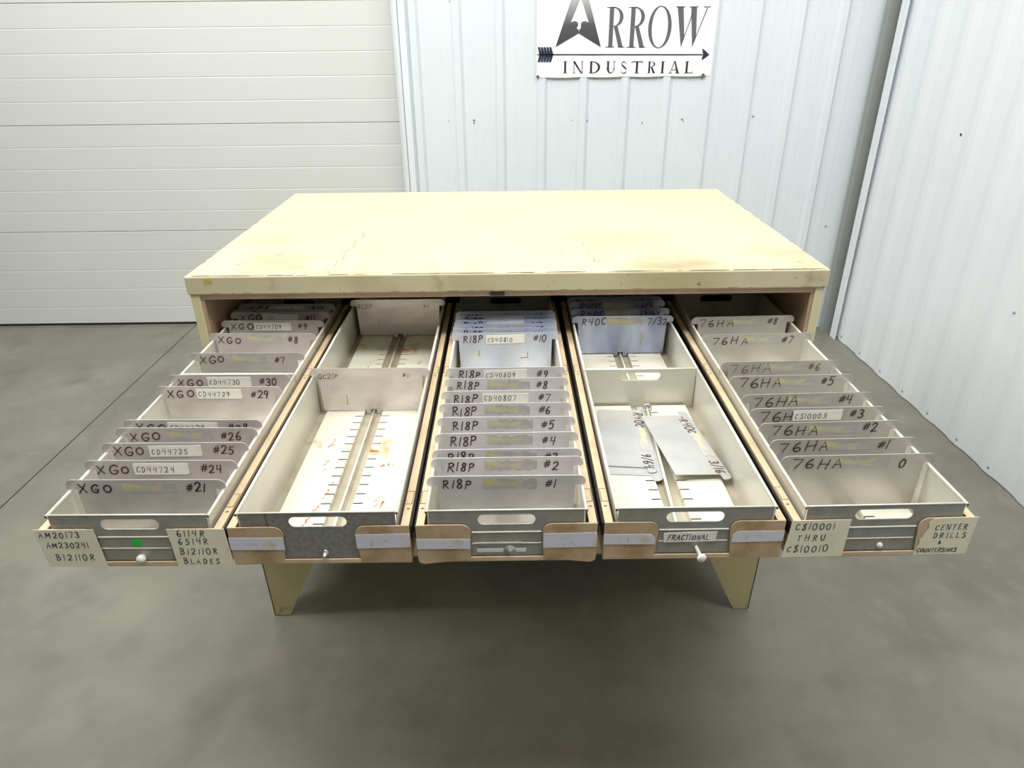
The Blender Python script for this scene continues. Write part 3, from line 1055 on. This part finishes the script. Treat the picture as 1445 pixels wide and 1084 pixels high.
# knobs, screws and stickers on the front plates
b = MB(); b.lathe((.006, -.0005, -.0745), (0, -1, 0), [(0, .003), (.002, .003), (.003, .0062), (.008, .0068), (.011, .005), (.012, 0)], M_white, 16); b.build('knob', TR[0, 1])
b = MB(); b.prism([(.0025 + .0085 * math.cos(math.tau * j / 24), -.0490 + .0065 * math.sin(math.tau * j / 24)) for j in range(24)], XZ(-.0012), (0, .0006, 0), M_green); b.build('green_dot_sticker', TR[0, 1])
b = MB(); b.lathe((.004, 0, -.0735), (0, -1, 0), [(0, .0052), (.001, .0052), (.0012, .0034), (.010, .0030), (.0112, .002), (.0112, 0)], M_steel, 14); b.build('screw', TR[1, 1])
b = MB(); b.lathe((.004, 0, -.0735), (0, -1, 0), [(0, .0095), (.0012, .0095), (.0014, .003), (.004, .0028), (.0045, 0)], M_galv, 16); b.build('screw', TR[2, 1])
b = MB()
b.box(-.044, .028, -.0012, -.0006, -.0760, -.0700, M_masking)
b.build('tape_remnant', TR[2, 1])
b = MB(); b.box(-.046, .022, -.0020, -.0015, -.0592, -.0572, M_paper); b.build('tape_remnant', TR[2, 1])
b = MB(); b.lathe((.006, -.0006, -.0715), (.10, -1, -.02), [(0, .0026), (.022, .0026), (.023, .0066), (.026, .0068), (.0275, .005), (.028, 0)], M_white, 16); b.build('bolt', TR[3, 1])
b = MB()
b.prism([(-.043, -.0610), (-.044, -.0440), (-.010, -.0425), (.034, -.0425), (.033, -.0600), (-.005, -.0605)], XZ(-.0026), (0, .0006, 0), M_paper)
b.text('FRACTIONAL', -.0380, -.0570, .0092, .0015, M_ink_n, XZ(-.0029), .88, .04, .18)
b.build('paper_label', TR[3, 1])
b = MB(); b.lathe((.004, -.0006, -.0730), (0, -1, 0), [(0, .0045), (.002, .0045), (.0035, .003), (.004, 0)], M_white, 14); b.build('screw', TR[4, 1])
# loose rod of the fourth tray with its end collar
b = MB()
b.tube((-.010, .010, -.0825), (.010, .420, -.0690), .0026, M_rim, 10)
b.lathe((.010, .416, -.0690), (.020, .410, .0135), [(0, .003), (0, .0100), (.004, .0100), (.0045, .003), (.0045, 0)], M_steel, 18)
b.build('rod', TR[3, 1])

# ------------------------------------------------------------------ dividers
EAR, BOD, TOP, BOT = .119, .1035, .0175, -.0785


def divider_outline():
    r = .011
    pts = []
    half = [(.0060, -.0860), (.0150, -.0860), (.0160, BOT), (BOD - .002, BOT), (BOD, -.004), (BOD, .0006), (EAR - .003, .0006), (EAR, .0030)]
    for j in range(6):
        a = math.radians(90 * j / 5)
        half.append((EAR - r + r * math.cos(a), TOP - r + r * math.sin(a)))
    right = half
    left = [(-u, v) for u, v in half[::-1]]
    return [(0.0060, -.0760)] + right + left + [(-.0060, -.0760)]


OUT = divider_outline()
OUT_PLAIN = [p for p in OUT if p[1] > -.075 or abs(p[0]) > .05]
DCOUNT = [0]
ADV = {'': (1, 1), 'XGO': (1.12, 1.5), '76HA': (1.13, 1.55), 'R18P': (1.0, 1.08), 'R40C': (1.05, 1.12), '-R40C': (1.0, 1.1), 'QC21P': (1.0, 1.15)}


def divider(k, y, left, right, mid, label, group, ink=M_ink_b, metal=M_alu, lean=None, x=0.0, code=None, extra=None, lh=.0165, rh=.0165, mw=None, lx=-.095, rx=.060, w=.0025):
    """one divider plate standing in a drawer: mid = 'paper', 'resid' or None"""
    DCOUNT[0] += 1
    rg = random.Random(100 + DCOUNT[0] * 7)
    b = MB()
    b.prism(OUT if mw is None else OUT_PLAIN, XZ(0), (0, .0012, 0), metal)
    pl = XZ(-.0005)
    b.text(left, lx + rg.uniform(-.003, .003), -.0060 + rg.uniform(-.0015, .0015), lh, w, ink, pl, ADV[left][0], .07, .10, ADV[left][1], rng=rg)
    b.text(right, rx + rg.uniform(-.002, .003), -.0055 + rg.uniform(-.0015, .002), rh, w, ink, pl, 1.0 if len(right) < 5 else .85, .06, .12, rng=rg)
    if mid == 'resid':
        b.ragged(-.032 + rg.uniform(-.006, .004), .044 + rg.uniform(-.004, .006), -.0065, .0135, M_resid, XZ(-.0003), .14, rg)
    if extra:
        extra(b, rg)
    if mw is None:
        tilt = rg.uniform(-.9, .9) if lean is None else lean
        roll = rg.uniform(-.25, .25)
        mw = DM[k] @ Matrix.Translation((x + rg.uniform(-.0015, .0015), y, .0012)) @ Matrix.Rotation(math.radians(-tilt), 4, 'X') @ Matrix.Rotation(math.radians(roll), 4, 'Y')
    o = b.build('divider_plate', None)
    o.matrix_world = mw
    tag(o, label, 'divider', group)
    if mid == 'paper':
        c = MB()
        z0, z1 = -.0075, .0125
        t = rg.uniform(-.0012, .0012)
        c.prism([(-.043, z0 - t), (.0400, z0 + t), (.0425, z0 + t + .003), (.0425, z1 + t), (-.043, z1 - t)], XZ(-.0013), (0, .0006, 0), M_paper)
        if code:
            c.text(code, -.0395, -.0030 - t, .0100, .0012, M_ink_n, XZ(-.0016), 1.12, .05, .10, rng=rg)
        c.build('paper_label', o)
    return o


G1 = 'dividers in the leftmost drawer'
A, Bk = 'aluminium divider plate', 'leftmost drawer'
for (num, y, mid, code, ink, lb) in (
        ('21', .063, 'resid', None, M_ink_k, 'numbered 21 with torn label patch, front of the leftmost drawer'),
        ('24', .115, 'paper', 'CD44724', M_ink_b, 'numbered 24 with white paper label, second in the leftmost drawer'),
        ('25', .167, 'paper', 'CD44725', M_ink_b, 'numbered 25 with white paper label, third in the leftmost drawer'),
        ('26', .215, 'resid', None, M_ink_b, 'numbered 26 with yellowed label patch, leftmost drawer'),
        ('28', .242, 'paper', 'CD44728', M_ink_b, 'numbered 28, half hidden close behind number 26, leftmost drawer'),
        ('29', .368, 'paper', 'CD44729', M_ink_b, 'numbered 29 with white paper label behind the wide gap, leftmost drawer'),
        ('30', .419, 'paper', 'CD44730', M_ink_b, 'numbered 30 with white paper label, just behind number 29'),
        ('7', .522, 'resid', None, M_ink_b, 'numbered 7 with smeared label patch, behind number 30, leftmost drawer'),
        ('8', .628, 'resid', None, M_ink_b, 'numbered 8 with peeled label patch, rear tray of the leftmost drawer'),
        ('9', .706, 'paper', 'CD44709', M_ink_b, 'numbered 9 with white paper label, under the lid edge, leftmost drawer'),
        ('11', .760, 'paper', '  711', M_ink_b, 'numbered 11 with white paper label, inside the leftmost drawer')):
    divider(0, y, 'XGO', '#' + num, mid, A + ' ' + lb, G1, ink, code=code, rx=.058, lh=.0152, rh=.0150, lx=-.100)
divider(0, .7775, 'XGO', '#12', 'resid', A + ' directly behind number 11, only top edge showing, leftmost drawer', G1)
divider(0, .815, 'XGO', '#13', 'paper', A + ' in shadow, rearmost in the leftmost drawer', G1, code='CD44713')

G2 = 'dividers in the second drawer'


def glue(u, v, h):
    def f(b, rg):
        for j in range(5):
            t = j / 5
            b.stroke([(u + rg.uniform(-.0012, .0012), v - h * t), (u + rg.uniform(-.0012, .0012), v - h * (t + .2))], rg.uniform(.0018, .0038), M_yellow, XZ(-.0005))
    return f


def redmark(b, rg):
    b.stroke([(.034, -.044), (.050, -.043)], .0018, M_rust, XZ(-.0005))
    b.stroke([(.050, -.043), (.049, -.030)], .0016, M_rust, XZ(-.0005))
    glue(-.06, -.026, .012)(b, rg)


divider(1, .441, 'QC21P', '#11', None, A + ' with faint small writing, midway along the second drawer from left', G2, M_ink_k, lh=.0105, rh=.0095, lx=-.102, rx=.066, w=.0011, lean=-1.0, extra=glue(-.052, -.042, .022))
divider(1, .838, 'QC21P', '#11', None, A + ' just under the cabinet lid at the back of the second drawer', G2, M_ink_k, lh=.0105, rh=.0095, lx=-.102, rx=.066, w=.0011, lean=-.5, extra=glue(-.052, -.032, .02))

G3 = 'dividers in the middle drawer'
for (num, y, mid, code, lb) in (
        ('1', .061, 'resid', None, 'numbered 1 at the front of the middle drawer'),
        ('2', .111, 'resid', None, 'numbered 2 in the middle drawer'),
        ('3', .135, 'resid', None, 'numbered 3, half hidden behind number 2 in the middle drawer'),
        ('4', .185, 'resid', None, 'numbered 4 in the middle drawer'),
        ('5', .238, 'resid', None, 'numbered 5 in the middle drawer'),
        ('6', .288, 'resid', None, 'numbered 6 in the middle drawer'),
        ('7', .336, 'paper', 'CD40807', 'numbered 7 with cream paper label in the middle drawer'),
        ('8', .388, 'resid', None, 'numbered 8 in the middle drawer'),
        ('9', .436, 'paper', 'CD40809', 'numbered 9 with curled paper label in the middle drawer'),
        ('10', .614, 'paper', 'CD40810', 'numbered 10 with cream label and red mark, middle drawer'),
        ('11', .641, 'resid', None, 'numbered 11, first strip behind number 10 in the middle drawer'),
        ('12', .667, 'resid', None, 'numbered 12, second strip behind number 10 in the middle drawer'),
        ('13', .693, 'paper', 'CD40813', 'numbered 13 with cream label, third strip behind number 10, middle'),
        ('14', .720, 'paper', 'CD40814', 'numbered 14 with cream label, fourth strip behind number 10, middle'),
        ('15', .748, 'resid', None, 'numbered 15, rearmost of the tight row in the middle drawer')):
    divider(2, y, 'R18P', '#' + num, mid, A + ' ' + lb, G3, M_ink_b if num in ('9', '3') else M_ink_f if False else M_ink_b,
            M_alu_b if int(num) >= 10 else M_alu_r, code=code, lh=.0158, rh=.0150, extra=redmark if num == '10' else None, lean=.6 if int(num) >= 10 else None)

G4 = 'dividers in the fourth drawer'
divider(3, .708, 'R40C', '7/32', 'resid', A + ' marked 7/32 with a yellow glue streak, fourth drawer', G4, M_ink_b, M_alu_c, extra=glue(.047, -.024, .034), lean=-1.2)
divider(3, .757, 'R40C', '15/64', 'resid', A + ' marked 15/64 directly behind the 7/32 one, fourth drawer', G4, M_ink_b, M_alu_c, rx=.048)
divider(3, .810, 'R40C', '1/4', 'resid', A + ' bluish, second from the back of the fourth drawer', G4, M_ink_b, M_alu_c)
divider(3, .838, 'R40C', '9/32', 'resid', A + ' bluish, rearmost under the lid in the fourth drawer', G4, M_ink_b, M_alu_c)


def lying(xc, yc, dx, dy, z, pitch=0.0):
    """a plate lying face up: its long axis runs along (dx,dy), its top edge to the right"""
    ex = Vector((dx, dy, 0)).normalized()
    ez = Vector((-ex.y, ex.x, 0))
    ey = ez.cross(ex)
    R_ = Matrix((ex, ey, ez)).transposed().to_4x4()
    m = Matrix.Translation((xc, yc, z)) @ R_ @ Matrix.Rotation(pitch, 4, 'X')
    return m


zt = .868 - .0800
divider(3, 0, '', '', None, A + ' lying flat beneath the 9/64 plate, only its bluish near end showing', G4, M_ink_b, M_alu_l, mw=lying(.2525, -.360, -.07, -1, zt + .0018))
divider(3, 0, 'R40C', '9/64', 'resid', A + ' marked 9/64 lying flat on the left of the fourth drawer', G4, M_ink_b, M_alu_l, mw=lying(.2490, -.338, -.085, -1, zt + .0040))
divider(3, 0, '-R40C', '3/16', 'resid', A + ' marked 3/16 lying askew on the right of the fourth drawer', G4, M_ink_b, M_alu_l, mw=lying(.3470, -.372, .11, -1, zt + .0110, math.radians(-3.5)))

G5 = 'dividers in the rightmost drawer'
for (num, y, mid, code, lb) in (
        ('0', .105, 'resid', None, 'numbered 0 at the front of the rightmost drawer'),
        ('#1', .153, 'resid', None, 'numbered 1, second from front in the rightmost drawer'),
        ('#2', .207, 'resid', None, 'numbered 2 in the rightmost drawer'),
        ('#3', .257, 'paper', 'CS10003', 'numbered 3 with white paper label in the rightmost drawer'),
        ('#4', .310, 'resid', None, 'numbered 4 in the rightmost drawer'),
        ('#5', .385, 'resid', None, 'numbered 5 in the rightmost drawer'),
        ('#6', .449, 'resid', None, 'numbered 6 with faded writing, midway along the rightmost drawer'),
        ('#7', .591, 'resid', None, 'numbered 7 with scratched face, rear tray of the rightmost drawer'),
        ('#8', .696, 'resid', None, 'numbered 8, rearmost in the rightmost drawer')):
    divider(4, y, '76HA', num, mid, A + ' ' + lb, G5, M_ink_f if num == '#6' else M_ink_b, metal=M_alu_d, code=code, rx=.066 if num == '0' else .056, x=.0015, lh=.0175, lx=-.100)
